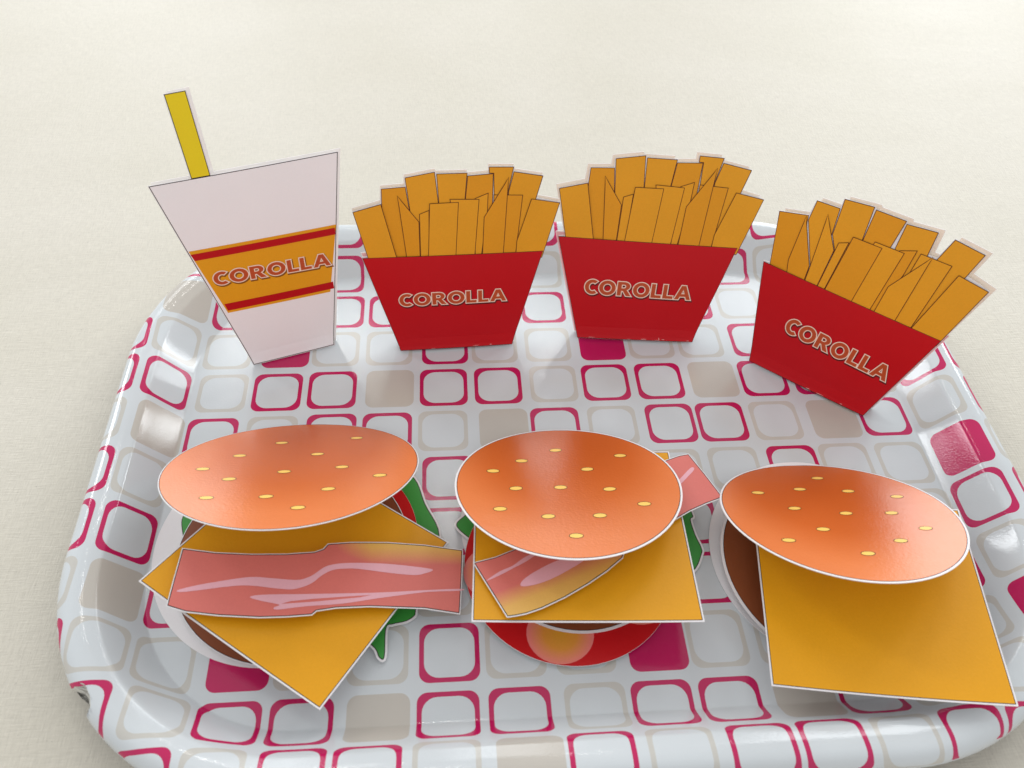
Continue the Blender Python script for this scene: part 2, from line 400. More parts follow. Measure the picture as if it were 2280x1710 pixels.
# ------------------------------------------------------------------ table
def build_table():
    s = 1.25 / U
    z = -0.104
    zb = z - 1.0
    V = [(-s, -s * 0.6, z), (s, -s * 0.6, z), (s, s * 1.1, z), (-s, s * 1.1, z)]
    V += [(x, y, zb) for x, y, _ in V[:4]]
    F = [(0, 1, 2, 3), (7, 6, 5, 4), (0, 4, 5, 1), (1, 5, 6, 2), (2, 6, 7, 3), (3, 7, 4, 0)]
    M = bpy.data.materials.new('cream_table_cloth')
    M.use_nodes = True
    nt = M.node_tree
    N = nt.nodes.new
    L = nt.links.new
    b = nt.nodes['Principled BSDF']
    tc = N('ShaderNodeTexCoord')
    def nz(scale, detail=3, stretch=(1, 1, 1), rot=0.0):
        mp = N('ShaderNodeMapping')
        mp.inputs['Scale'].default_value = stretch
        mp.inputs['Rotation'].default_value = (0, 0, rot)
        L(tc.outputs['Object'], mp.inputs['Vector'])
        t = N('ShaderNodeTexNoise')
        t.inputs['Scale'].default_value = scale
        t.inputs['Detail'].default_value = detail
        L(mp.outputs['Vector'], t.inputs['Vector'])
        return t.outputs['Fac']
    def math_(op, a, bb):
        q = N('ShaderNodeMath')
        q.operation = op
        for i, x in enumerate((a, bb)):
            if isinstance(x, (int, float)):
                q.inputs[i].default_value = x
            else:
                L(x, q.inputs[i])
        return q.outputs[0]
    weave = math_('ADD', nz(60, 2, (3, 26, 1)), nz(60, 2, (26, 3, 1)))
    stain = nz(9, 5)
    speck = nz(700, 2)
    cr = N('ShaderNodeValToRGB')
    cr.color_ramp.elements[0].position = 0.3
    cr.color_ramp.elements[0].color = (*lin((205, 199, 183)), 1)
    cr.color_ramp.elements[1].position = 0.7
    cr.color_ramp.elements[1].color = (*lin((210, 204, 190)), 1)
    L(stain, cr.inputs['Fac'])
    mr = N('ShaderNodeMapRange')
    mr.inputs['From Min'].default_value = 0.6
    mr.inputs['From Max'].default_value = 1.4
    mr.inputs['To Min'].default_value = 0.91
    mr.inputs['To Max'].default_value = 1.08
    L(weave, mr.inputs['Value'])
    sp = N('ShaderNodeMapRange')
    sp.inputs['From Min'].default_value = 0.24
    sp.inputs['From Max'].default_value = 0.32
    sp.inputs['To Min'].default_value = 0.82
    sp.inputs['To Max'].default_value = 1.0
    L(speck, sp.inputs['Value'])
    k = math_('MULTIPLY', mr.outputs['Result'], sp.outputs['Result'])
    sc = N('ShaderNodeVectorMath')
    sc.operation = 'SCALE'
    L(cr.outputs['Color'], sc.inputs[0])
    L(k, sc.inputs['Scale'])
    L(sc.outputs['Vector'], b.inputs['Base Color'])
    b.inputs['Roughness'].default_value = 0.52
    b.inputs['Specular IOR Level'].default_value = 0.5
    crease = nz(7, 4, (1, 2.6, 1), 0.75)
    hsum = math_('ADD', math_('MULTIPLY', weave, 0.22), math_('MULTIPLY', crease, 1.1))
    bm = N('ShaderNodeBump')
    bm.inputs['Strength'].default_value = 0.5
    bm.inputs['Distance'].default_value = 0.0014
    L(hsum, bm.inputs['Height'])
    L(bm.outputs['Normal'], b.inputs['Normal'])
    o = link('table', V, F, [M])
    o['kind'] = 'structure'
    return o
build_table()

# ------------------------------------------------------------------ tray
TCX, TCY, THX, THY, TR = 0.94, 0.48, 6.46, 4.46, 2.5
PROFILE = [(0, 0), (0.022, 0.004), (0.046, 0.021), (0.075, 0.05), (0.14, 0.12), (0.30, 0.31), (0.44, 0.485), (0.495, 0.55), (0.515, 0.568), (0.54, 0.582), (0.60, 0.604), (0.70, 0.636), (0.80, 0.655), (0.90, 0.65), (0.985, 0.612), (1.05, 0.54), (1.075, 0.45)]
UNDER = [(1.06, 0.40), (1.0, 0.42), (0.95, 0.50), (0.86, 0.56), (0.76, 0.56), (0.66, 0.53), (0.56, 0.46), (0.42, 0.30), (0.30, 0.15), (0.2, 0.0), (0.1, -0.085), (-0.1, -0.1)]

def build_profile():
    P = [Vector(q) for q in PROFILE]
    pts = []
    n = len(P)
    for i in range(n - 1):
        p1, p2 = P[i], P[i + 1]
        p0 = P[i - 1] if i else p1 * 2 - p2
        p3 = P[i + 2] if i + 2 < n else p2 * 2 - p1
        for j in range(12):
            t = j / 12
            pts.append(0.5 * ((2 * p1) + (p2 - p0) * t + (2 * p0 - 5 * p1 + 4 * p2 - p3) * t * t + (3 * p1 - p0 - 3 * p2 + p3) * t ** 3))
    pts.append(P[-1])
    s = [0.0]
    for a, b in zip(pts, pts[1:]):
        s.append(s[-1] + (b - a).length)
    return pts, s
PPTS, PS = build_profile()
SMAX = PS[-1]

def prof(s):
    if s <= 0:
        return Vector((s, 0.0)), Vector((1, 0))
    s = min(s, SMAX)
    lo, hi = 0, len(PS) - 1
    while hi - lo > 1:
        mid = (lo + hi) // 2
        if PS[mid] <= s:
            lo = mid
        else:
            hi = mid
    t = (s - PS[lo]) / (PS[hi] - PS[lo])
    a = PPTS[max(lo - 1, 0)]
    b = PPTS[min(hi + 1, len(PPTS) - 1)]
    return PPTS[lo].lerp(PPTS[hi], t), (b - a).normalized()

def tray_sd(x, y):
    qx, qy = abs(x - TCX) - (THX - TR), abs(y - TCY) - (THY - TR)
    sx = 1 if x > TCX else -1
    sy = 1 if y > TCY else -1
    if qx > 0 and qy > 0:
        l = math.hypot(qx, qy)
        return l - TR, (sx * qx / l, sy * qy / l)
    if qx > qy:
        return qx - TR, (sx, 0.0)
    return qy - TR, (0.0, sy)

def tray_map(x, y):
    s, d = tray_sd(x, y)
    if s <= 0:
        return Vector((x, y, 0)), Vector((0, 0, 1))
    p, t = prof(s)
    bx, by = x - d[0] * s, y - d[1] * s
    return Vector((bx + d[0] * p.x, by + d[1] * p.x, p.y)), Vector((-t.y * d[0], -t.y * d[1], t.x))

def tray_loop(s, nc=22, ns=0.22):
    out = []
    r = TR + s
    for qi, (sx, sy) in enumerate(((1, 1), (-1, 1), (-1, -1), (1, -1))):
        cx, cy = TCX + sx * (THX - TR), TCY + sy * (THY - TR)
        for i in range(nc):
            a = math.pi / 2 * (qi + i / (nc - 1))
            out.append((cx + r * math.cos(a), cy + r * math.sin(a)))
    return densify(out, ns)

# printed squares: M/m magenta outline/filled, B/b beige outline/filled, columns -3..13 of each row
ROWS = {
    -3: 'BMbBMBbBMBMBbMBMB', -2: 'BMBMMBbMBMbMMBMBB', -1: 'BbMBMMBbMBMMBMbMB',
    0: 'MBBmBBMBBmBBMMBMM', 1: 'MMBMMbMMBMMbMMBMM', 2: 'BbMBMMBbMBMMBbMBM',
    3: 'MBMBbBMBbMBBMBBmB', 4: 'MMBMBbMBMBMBbBBMM', 5: 'BbMBbMBMbBMMBMMBM',
    6: 'MBBmBBMBBmBBMBBmB', 7: 'BMBMMbMMBMMbMBBMM', 8: 'BMMBMMBbMBMMBMMBB', 9: 'MBbBMBMBbBMBMbBMB',
}
def cell_centre(k, j):
    q = random.Random(k * 131 + j * 977)
    x = (k - 4) + q.uniform(-0.025, 0.025) + (0.035 if (k + j) % 3 == 0 else -0.015)
    return x, -(j - 3.0) + q.uniform(-0.015, 0.015)

def rsq(cx, cy, h, r, n=6):
    out = []
    for qi, (sx, sy) in enumerate(((1, 1), (-1, 1), (-1, -1), (1, -1))):
        for i in range(n + 1):
            a = math.pi / 2 * (qi + i / n)
            out.append((cx + sx * (h - r) + r * math.cos(a), cy + sy * (h - r) + r * math.sin(a)))
    return densify(out, 0.16)

def in_rsq(px, py, cx, cy, h, r):
    qx, qy = abs(px - cx) - (h - r), abs(py - cy) - (h - r)
    return math.hypot(max(qx, 0), max(qy, 0)) + min(max(qx, qy), 0) <= r

def build_tray():
    bodyM = bpy.data.materials.new('white_melamine')
    def gloss(M, rgb, rough=0.05):
        M.use_nodes = True
        nt = M.node_tree
        b = nt.nodes['Principled BSDF']
        b.inputs['Roughness'].default_value = rough
        b.inputs['Specular IOR Level'].default_value = 0.5
        tc = nt.nodes.new('ShaderNodeTexCoord')
        n0 = nt.nodes.new('ShaderNodeTexNoise')
        n0.inputs['Scale'].default_value = 24
        n0.inputs['Detail'].default_value = 5
        nt.links.new(tc.outputs['Object'], n0.inputs['Vector'])
        cr = nt.nodes.new('ShaderNodeValToRGB')
        base = lin(rgb)
        cr.color_ramp.elements[0].position = 0.3
        cr.color_ramp.elements[0].color = (*[x * 0.93 for x in base], 1)
        cr.color_ramp.elements[1].position = 0.6
        cr.color_ramp.elements[1].color = (*base, 1)
        nt.links.new(n0.outputs['Fac'], cr.inputs['Fac'])
        nt.links.new(cr.outputs['Color'], b.inputs['Base Color'])
        # worn gloss: scuffed patches and a faint orange-peel skin
        n1 = nt.nodes.new('ShaderNodeTexNoise')
        n1.inputs['Scale'].default_value = 30
        n1.inputs['Detail'].default_value = 6
        nt.links.new(tc.outputs['Object'], n1.inputs['Vector'])
        mr = nt.nodes.new('ShaderNodeMapRange')
        mr.inputs['From Min'].default_value = 0.35
        mr.inputs['From Max'].default_value = 0.7
        mr.inputs['To Min'].default_value = rough * 0.7
        mr.inputs['To Max'].default_value = rough * 1.7
        nt.links.new(n1.outputs['Fac'], mr.inputs['Value'])
        nt.links.new(mr.outputs['Result'], b.inputs['Roughness'])
        n2 = nt.nodes.new('ShaderNodeTexNoise')
        n2.inputs['Scale'].default_value = 1300
        n2.inputs['Detail'].default_value = 3
        nt.links.new(tc.outputs['Object'], n2.inputs['Vector'])
        bm = nt.nodes.new('ShaderNodeBump')
        bm.inputs['Strength'].default_value = 0.13
        bm.inputs['Distance'].default_value = 0.0003
        nt.links.new(n2.outputs['Fac'], bm.inputs['Height'])
        nt.links.new(bm.outputs['Normal'], b.inputs['Normal'])
        return M
    gloss(bodyM, (207, 212, 214))
    mag = gloss(bpy.data.materials.new('magenta_decal'), (190, 24, 88))
    bei = gloss(bpy.data.materials.new('beige_decal'), (197, 194, 186))
    beif = gloss(bpy.data.materials.new('beige_decal_solid'), (193, 187, 177))
    chipM = mat('bare_broken_melamine', (214, 211, 200), 0.85, 0.15, grain=0.06, bump=0.5, bscale=1500, gscale=500)
    pts, edges = [], []
    def add_loop(lp):
        s = len(pts)
        pts.extend(Vector(q) for q in lp)
        edges.extend((s + i, s + (i + 1) % len(lp)) for i in range(len(lp)))
    svals = [SMAX * i / 30 for i in range(31)] + [-0.02, 0.012, 0.026, 0.038, 0.06, 0.075, 0.11, 0.70, 0.735, 0.75, 0.765, 0.78, 0.80, 1.42]
    for s in sorted(svals):
        add_loop(tray_loop(s))
    cells = {}
    for j, row in ROWS.items():
        for i, ch in enumerate(row):
            k = i - 3
            cx, cy = cell_centre(k, j)
            if tray_sd(cx, cy)[0] > SMAX + 0.45:
                continue
            cells[(k, j)] = (ch, cx, cy)
            loops = [rsq(cx, cy, 0.436, 0.15)]
            if ch in 'MB':
                loops.append(rsq(cx, cy, 0.366, 0.215))
            for lp in loops:
                # keep contours wholly inside the sheet
                if all(tray_sd(*q)[0] < SMAX for q in lp):
                    add_loop(lp)
                else:
                    s0 = len(pts)
                    good = []
                    for q in lp:
                        if tray_sd(*q)[0] < SMAX - 0.01:
                            pts.append(Vector(q))
                            good.append(len(pts) - 1)
                        else:
                            good.append(None)
                    for a in range(len(lp)):
                        g, h = good[a], good[(a + 1) % len(lp)]
                        if g is not None and h is not None:
                            edges.append((g, h))
    # coarse interior points so no floor triangle is huge
    x = TCX - THX
    while x < TCX + THX:
        y = TCY - THY
        while y < TCY + THY:
            if tray_sd(x, y)[0] < -0.1:
                pts.append(Vector((x + 0.011, y + 0.017)))
            y += 0.5
        x += 0.5
    # dense spot where the lip is broken
    chip = Vector(DATA['chip'])
    ccx, ccy = TCX - (THX - TR), TCY - (THY - TR)
    dv = Vector((chip.x - ccx, chip.y - ccy)).normalized()
    a0 = math.atan2(dv.y, dv.x)
    for i in range(500):
        r = TR + rnd.uniform(0.85, SMAX - 0.01)
        a = a0 + rnd.uniform(-0.13, 0.13)
        pts.append(Vector((ccx + r * math.cos(a), ccy + r * math.sin(a))))
    R = delaunay_2d_cdt(pts, edges, [], 0, 1e-6)
    P2 = [(v.x, v.y) for v in R[0]]
    V, NRM = [], []
    SD = []
    for q in P2:
        v, n = tray_map(*q)
        V.append(v)
        NRM.append(n)
        SD.append(tray_sd(*q)[0])
    F, IDX = [], []
    for t in R[2]:
        t = tuple(t)
        cx = sum(P2[i][0] for i in t) / 3
        cy = sum(P2[i][1] for i in t) / 3
        s = tray_sd(cx, cy)[0]
        if s > SMAX + 1e-4:
            continue
        if area2([P2[i] for i in t]) < 0:
            t = t[::-1]
        mi = 0
        if s < 1.42:
            k0, j0 = round(cx + 4), round(3 - cy)
            cell = cells.get((k0, j0))
            if cell:
                ch, ax, ay = cell
                if in_rsq(cx, cy, ax, ay, 0.4362, 0.15):
                    if ch == 'm':
                        mi = 1
                    elif ch == 'b':
                        mi = 3
                    elif not in_rsq(cx, cy, ax, ay, 0.3658, 0.215):
                        mi = 1 if ch == 'M' else 2
        F.append(t)
        IDX.append(mi)
    # underside
    prev = len(V)
    lp0 = tray_loop(SMAX)
    def ring(d, z, nrm):
        s = len(V)
        for q in lp0:
            _, dr = tray_sd(*q)
            sq = tray_sd(*q)[0]
            b = (q[0] - dr[0] * sq, q[1] - dr[1] * sq)
            V.append(Vector((b[0] + dr[0] * d, b[1] + dr[1] * d, z)))
            NRM.append(Vector((dr[0] * nrm[0], dr[1] * nrm[0], nrm[1])))
        return s
    U2 = [PROFILE[-1]] + UNDER
    rings = []
    for i, (d, z) in enumerate(U2):
        a = Vector(U2[max(i - 1, 0)])
        b = Vector(U2[min(i + 1, len(U2) - 1)])
        t = (b - a).normalized()
        rings.append(ring(d, z, (-t.y, t.x)))
    n = len(lp0)
    for a, b in zip(rings, rings[1:]):
        for i in range(n):
            i2 = (i + 1) % n
            F.append((a + i, a + i2, b + i2, b + i))
            IDX.append(0)
    F.append(tuple(rings[-1] + i for i in range(n))[::-1])
    IDX.append(0)
    # break the lip
    cp = Vector((ccx, ccy)) + dv * (TR + 1.05)
    inn = Vector((-dv.x, -dv.y, 0))
    touched = set()
    tang = Vector((-dv.y, dv.x))
    for i, v in enumerate(V):
        w2 = Vector((v.x - cp.x, v.y - cp.y))
        along, across = w2.dot(tang), -w2.dot(dv)
        r = math.hypot(along / 0.22, across / 0.18)
        nzv = noise.noise(Vector((v.x * 7, v.y * 7, v.z * 5)))
        if r + 0.25 * nzv < 1.0 and v.z > 0.25:
            f = 1.0 - max(r + 0.25 * nzv, 0.0)
            jag = noise.noise(Vector((v.x * 19, v.y * 19, v.z * 19)))
            v += inn * (0.15 * f * (1 + 0.8 * jag)) + Vector((0, 0, -0.10 * min(1, f * 2) * (1 + jag)))
            NRM[i] = (NRM[i] + Vector((jag, -jag, 0.4 * nzv)) * 0.3).normalized()
            touched.add(i)
    for fi, t in enumerate(F):
        if len(t) < 5 and all(i in touched for i in t):
            IDX[fi] = 4
    ob = link('serving_tray', V, F, [bodyM, mag, bei, beif, chipM], IDX, smooth=True)
    ob.data.normals_split_custom_set_from_vertices([tuple(q.normalized()) for q in NRM])
    tag(ob, 'glossy white tray printed with magenta and beige rounded squares, one rim corner chipped', 'tray')
    return ob
build_tray()

# ------------------------------------------------------------------ lettering
def arc(cx, cy, rx, ry, a0, a1, n=14):
    return [(cx + rx * math.cos(math.radians(a0 + (a1 - a0) * i / n)), cy + ry * math.sin(math.radians(a0 + (a1 - a0) * i / n))) for i in range(n + 1)]

GLYPHS = {
    'C': ([arc(0.49, 0.5, 0.49, 0.53, 52, 308, 26) + arc(0.50, 0.5, 0.25, 0.315, 302, 58, 20)], [], 0.81),
    'O': ([arc(0.54, 0.5, 0.54, 0.53, 0, 350, 34)], [arc(0.54, 0.5, 0.29, 0.315, 0, 350, 28)], 1.08),
    'R': ([[(0, 0), (0.25, 0), (0.25, 0.36), (0.37, 0.36), (0.60, 0), (0.91, 0), (0.60, 0.43)] + arc(0.45, 0.70, 0.36, 0.30, -57, 90, 12) + [(0, 1)]],
          [[(0.25, 0.54), (0.39, 0.54)] + arc(0.41, 0.68, 0.15, 0.14, -80, 80, 8) + [(0.25, 0.82)]], 0.90),
    'L': ([[(0, 0), (0.66, 0), (0.66, 0.19), (0.25, 0.19), (0.25, 1), (0, 1)]], [], 0.66),
    'A': ([[(0, 0), (0.26, 0), (0.34, 0.21), (0.72, 0.21), (0.80, 0), (1.06, 0), (0.67, 1), (0.39, 1)]],
          [[(0.405, 0.39), (0.655, 0.39), (0.53, 0.74)]], 1.06),
}

def lettering(word, corners, warp, root, parent, h, shadow):
    """corners: lower left, lower right, upper right, upper left of the word on the sheet."""
    ll, lr, ur, ul = (Vector(q) for q in corners)
    ex = (lr - ll)
    W = ex.length
    ex.normalize()
    ey = Vector((-ex.y, ex.x))
    H = ((ul - ll).dot(ey) + (ur - lr).dot(ey)) / 2
    pad = 0.08 * H
    gaps = 0.13
    tot = sum(GLYPHS[c][2] for c in word) + gaps * (len(word) - 1)
    sx = (W - 2 * pad) / tot
    sy = (H - 2 * pad)
    x = 0.0
    for c in word:
        outs, holes, adv = GLYPHS[c]
        tr = lambda p: tuple(ll + ex * (pad + (x + p[0]) * sx) + ey * (pad + p[1] * sy))
        O = [ccw([tr(p) for p in o]) for o in outs]
        Hs = [ccw([tr(p) for p in o]) for o in holes]
        V, F, idx = [], [], []
        def layer(grow, shift, hh, mi):
            for o in O:
                oo = [(p[0] + shift[0], p[1] + shift[1]) for p in offset(o, grow)]
                hs = [[(p[0] + shift[0], p[1] + shift[1]) for p in offset(q, -grow)] for q in Hs]
                P, T = triangulate([oo] + hs)
                s = len(V)
                V.extend(warp(px, py, hh) for px, py in P)
                for t in T:
                    cc = (sum(P[i][0] for i in t) / 3, sum(P[i][1] for i in t) / 3)
                    if inside(cc, oo) and not any(inside(cc, q) for q in hs):
                        if area2([P[i] for i in t]) < 0:
                            t = t[::-1]
                        F.append(tuple(i + s for i in t))
                        idx.append(mi)
        layer(0.026, (0.010, -0.024), h, 3)
        layer(0.019, (0, 0), h + 0.002, 0)
        layer(0.002, (0, 0), h + 0.004, 1)
        layer(-0.014, (0, 0), h + 0.006, 2)
        link('letter', V, F, [LET_EDGE, LET_FILL, LET_MID, shadow], idx, root, parent)
        x += adv + gaps

# ------------------------------------------------------------------ paper fries boxes and drink
def frame_of(key, tilt):
    O, ang, w = DATA[key]
    a = math.radians(ang)
    t = math.radians(tilt)
    e = Vector((math.cos(a), math.sin(a), 0))
    hz = Vector((-math.sin(a), math.cos(a), 0))
    return Vector(O), e, hz, hz * math.cos(t) + Vector((0, 0, math.sin(t))), w

def standing(name, label, cat, key, tilt, back, outline, group=None):
    """front sheet, back sheet and the folded strip between them; back = (depth, tilt, shift)."""
    O, e, hz, up, w = frame_of(key, tilt)
    root = thing(name, label, cat, (O.x, O.y, 0), group)
    top = max(p[1] for p in outline)
    def bow(u, v):
        k = 0.035 * math.sin(math.pi * min(max(v / top, 0), 1)) - 0.02 * (u / 1.6) ** 2
        return k + 0.05 * max(0.0, (0.32 - v) / 0.32) ** 2
    W = plane_warp(O, e, up, bow)
    front = sheet('front_sheet', outline, W, root, step=0.16)
    d, t2, sh = back
    t2 = math.radians(t2)
    up2 = hz * math.cos(t2) + Vector((0, 0, math.sin(t2)))
    W2 = plane_warp(O + hz * d + e * sh, e, up2)
    return root, front, W, W2, O, e, hz, w

def floor_strip(root, O, e, hz, w, d, m_):
    hw = w / 2 - 0.02
    a = [O + e * s * hw + hz * (q * d) for s, q in ((-1, 0.02), (1, 0.02), (1, 0.98), (-1, 0.98))]
    V = [(p.x, p.y, 0.030) for p in a] + [(p.x, p.y, 0.016) for p in a]
    F = [(0, 1, 2, 3), (7, 6, 5, 4), (0, 4, 5, 1), (1, 5, 6, 2), (2, 6, 7, 3), (3, 7, 4, 0)]
    link('bottom_strip', V, F, [m_], None, root)

def fries_box(label, key, tilt, back, outline, fries, pocket, text, group, strip=False):
    root, front, W, W2, O, e, hz, w = standing('paper_fries_box', label, 'fries box', key, tilt, back, offset(outline, 0.007), group)
    h = 0.002
    vt = max(p[1] for p in pocket)
    for i, f in enumerate(fries):
        # the part under the pocket is cut level with its edge
        f = [(p[0], p[1] - 0.14) if p[1] < vt + 0.12 else tuple(p) for p in f]
        printed('fry', f, W, root, front, h, FRY if i % 3 else FRY2, FRY_INK, 0.011, step=0.16)
        h += 0.0015
    pk = ccw(pocket)
    printed('pocket', offset(pk, -0.004), W, root, front, h, RED, INK, 0.008, step=0.16)
    lettering('COROLLA', text, W, root, front, h + 0.003, LET_SH)
    q = random.Random(len(label))
    for i in range(9 if strip else 3):
        x = q.uniform(-1.0, 1.0)
        lw_, hh = q.uniform(0.03, 0.16), q.uniform(0.006, 0.014)
        y = 0.012 + q.uniform(0, 0.02)
        if strip and i % 4 == 0:
            lw_, hh = 0.008, 0.05
        pts = [(x, y), (x + lw_ * 0.4, y - hh * 0.3), (x + lw_, y + hh * 0.2), (x + lw_ * 0.7, y + hh), (x + lw_ * 0.2, y + hh * 0.7)]
        printed('scuff', pts, W, root, front, h + 0.002, SCUFF)
    bs = sheet('back_sheet', offset(outline, 0.007), W2, root, step=None, front=THIN, back=THIN)
    # the print of the back sheet shows faintly through its white inner face
    vtop = max(p[1] for p in pocket)
    fr = [p for p in outline if p[1] > vtop - 0.05]
    printed('fries_showing_through', fr, W2, root, bs, 0.002, PEACH)
    printed('pocket_showing_through', offset(pocket, -0.004), W2, root, bs, 0.004, PINK)
    floor_strip(root, O, e, hz, w, back[0], RED)
    return root

A = DATA
def remap(poly, src, dst):
    """carry the first box's print over to the second box's slightly different size"""
    sw = (src[2][0] - src[1][0])
    dw = (dst[2][0] - dst[1][0])
    ks = dw / sw
    kv = ((dst[1][1] + dst[2][1]) / (src[1][1] + src[2][1]))
    out = []
    for x, y in poly:
        sl = (dst[2][1] - dst[1][1]) / dw - (src[2][1] - src[1][1]) / sw
        out.append((x * ks + 0.02 * y, y * kv + sl * x * min(y / 2, 1)))
    return out

GF = 'standing paper fries boxes'
fries_box('red paper fries box standing between the paper drink cup and another fries box', 'frameA', 73, (0.16, 75.2, -0.01),
          A['outA'], A['friesA'], A['pocketA'], A['textA'], GF)
pB = [(-1.121, 0.0), (-1.63, 1.97), (1.66, 1.97), (1.121, 0.0)]
fries_box('red paper fries box between two other fries boxes, pale scuffs along its bottom fold', 'frameB', 68, (0.15, 70, -0.05),
          remap(A['outA'], A['pocketA'], A['pocketB']), [remap(f, A['pocketA'], A['pocketB']) for f in A['friesA']], A['pocketB'], A['textB'], GF, True)
fries_box('red paper fries box turned aside at the tray corner, with white gap between fries', 'frameC', 75, (0.24, 78.3, 0.07),
          A['outC'], A['friesC'], A['pocketC'], A['textC'], GF)

def drink():
    cup = A['cup']
    st = A['straw']
    cl, cr_ = Vector(cup[1]), Vector(cup[2])
    def on_rim(u):
        t = (u - cl.x) / (cr_.x - cl.x)
        return cl.y + (cr_.y - cl.y) * t
    out = [cup[0], cup[1], (st[0][0], on_rim(st[0][0])), st[1], st[2], (st[3][0], on_rim(st[3][0])), cup[2], cup[3]]
    root, front, W, W2, O, e, hz, w = standing('paper_drink_cup', 'white paper drink cup with orange band and yellow straw', 'drink cup', 'frameD', 75, (0.08, 75.3, 0.055), offset(out, 0.010))
    printed('straw', [(st[0][0], on_rim(st[0][0])), st[1], st[2], (st[3][0], on_rim(st[3][0]))], W, root, front, 0.002, STRAW, INK, 0.011, step=0.16)
    printed('cup', cup, W, root, front, 0.004, CUP, INK, 0.011, step=0.16)
    printed('band', A['band'], W, root, front, 0.006, BAND, step=0.16)
    printed('stripe', A['s1'], W, root, front, 0.008, STRIPE, step=0.16)
    printed('stripe', A['s2'], W, root, front, 0.008, STRIPE, step=0.16)
    lettering('COROLLA', A['textD'], W, root, front, 0.010, LET_SH2)
    sheet('back_sheet', offset(out, 0.010), W2, root, front=THIN, back=THIN)
    floor_strip(root, O, e, hz, w, 0.08, PAPER)
drink()

# ------------------------------------------------------------------ paper burgers
def flat_warp(z, curl=None):
    def w(u, v, h):
        return Vector((u, v, z + h + (curl(u, v) if curl else 0.0)))
    return w

def bun(k, label, bc, br, group):
    b = A['bun%d' % k]
    C, u, v = Vector(b['c']), Vector(b['u']), Vector(b['v'])
    R = b['R']
    curl = lambda x, y: 0.03 * (x / R) ** 2 - 0.05 * (y / R) ** 2
    W = plane_warp(C, u, v, curl)
    root = thing('paper_burger_bun', label, 'paper bun', (bc[0], bc[1], 0), group)
    # discs have a straight cut at the back where the fold tab leaves them
    h0, h1 = (Vector(q) for q in b['hinge'])
    ex = 1.028 if k == 1 else 1.0
    ox = -0.03 if k == 1 else 0.0
    disc = circle(ox, 0, R * ex, R, n=96)
    top = sheet('top_bun', disc, W, root, step=0.3)
    gr = lambda x, y: min(1.0, max(0.0, math.hypot(x / R, (y - 0.55 * R) / (1.35 * R)) ** 1.6))
    mg = 0.030 if k > 1 else 0.014
    printed('crust', circle(ox, 0, R * ex - mg, R - mg, n=96), W, root, top, 0.002, BUN, INK, 0.010, step=0.3, gradf=gr)
    for sx, sy in b['seeds']:
        printed('seed', circle(sx, sy, 0.108, 0.058, n=20, rot=rnd.uniform(-0.05, 0.05)), W, root, top, 0.004, SEED, FRY_INK, 0.011)
    bw = flat_warp(0.022, lambda x, y: 0.012 * math.sin(x * 1.3 + k) * math.cos(y))
    sheet('bottom_bun', circle(bc[0], bc[1], br, n=96), bw, root, step=0.5, back=PAPER)
    # fold tab from the back of the lower disc up to the back of the upper one
    pa, pb = W(h0.x, h0.y, -0.016), W(h1.x, h1.y, -0.016)
    yb = bc[1] + math.sqrt(max(br * br - (((pa.x + pb.x) / 2) - bc[0]) ** 2, 0.01)) - 0.10
    yb = min(yb, min(pa.y, pb.y) - 0.05)
    V, F = [], []
    n = 8
    for i in range(n + 1):
        t = i / n
        for p, q in ((pa, -1), (pb, 1)):
            bot = Vector((p.x, yb, 0.03))
            bulge = math.sin(math.pi * t) * 0.01
            V.append(bot.lerp(Vector(p), t) + Vector((0, bulge, 0)))
    for i in range(n):
        F.append((2 * i, 2 * i + 1, 2 * i + 3, 2 * i + 2))
    fo = link('fold_tab', V, F, [mat('bun_print_plain', (214, 100, 38), 0.42, 0.4), PAPER], None, root)
    so = fo.modifiers.new('thickness', 'SOLIDIFY')
    so.thickness = 0.0003

def disc_piece(name, label, cat, cx, cy, r, z, m_, margin, group, extra=None, curl=None):
    root = thing(name, label, cat, (cx, cy, 0), group)
    W = flat_warp(z, curl)
    sh = sheet('paper', circle(cx, cy, r, n=80), W, root, step=0.5)
    printed('face', circle(cx, cy, r - margin, n=80), W, root, sh, 0.002, m_, INK if margin > 0.005 else None, 0.010, step=0.5)
    if extra:
        extra(root, sh, W)
    return root

def leaf(label, pts, z, group):
    cx = sum(p[0] for p in pts) / len(pts)
    cy = sum(p[1] for p in pts) / len(pts)
    root = thing('paper_lettuce_leaf', label, 'paper lettuce', (cx, cy, 0), group)
    W = flat_warp(z, lambda x, y: 0.015 * math.sin(2 * x) * math.sin(1.7 * y))
    lp = ccw(smooth_closed(pts, 5))
    sh = sheet('paper', offset(lp, 0.03), W, root, step=0.5)
    printed('face', lp, W, root, sh, 0.002, GREEN, INK, 0.013, step=0.5)

def tomato(label, cx, cy, r, z, group, rot=-103):
    def pulp(root, sh, W):
        for i in range(5):
            a = math.radians(rot + 72 * i)
            px, py = cx + r * 0.71 * math.cos(a), cy + r * 0.71 * math.sin(a)
            pr = r * 0.305
            printed('pulp', circle(px, py, pr, pr * 0.93, n=32), W, root, sh, 0.004, PULP, step=0.1,
                    gradf=lambda x, y, px=px, py=py, pr=pr: min(1, math.hypot(x - px, y - py) / pr))
    disc_piece('paper_tomato_slice', label, 'paper tomato', cx, cy, r, z, TOMATO, 0.002, group, pulp)

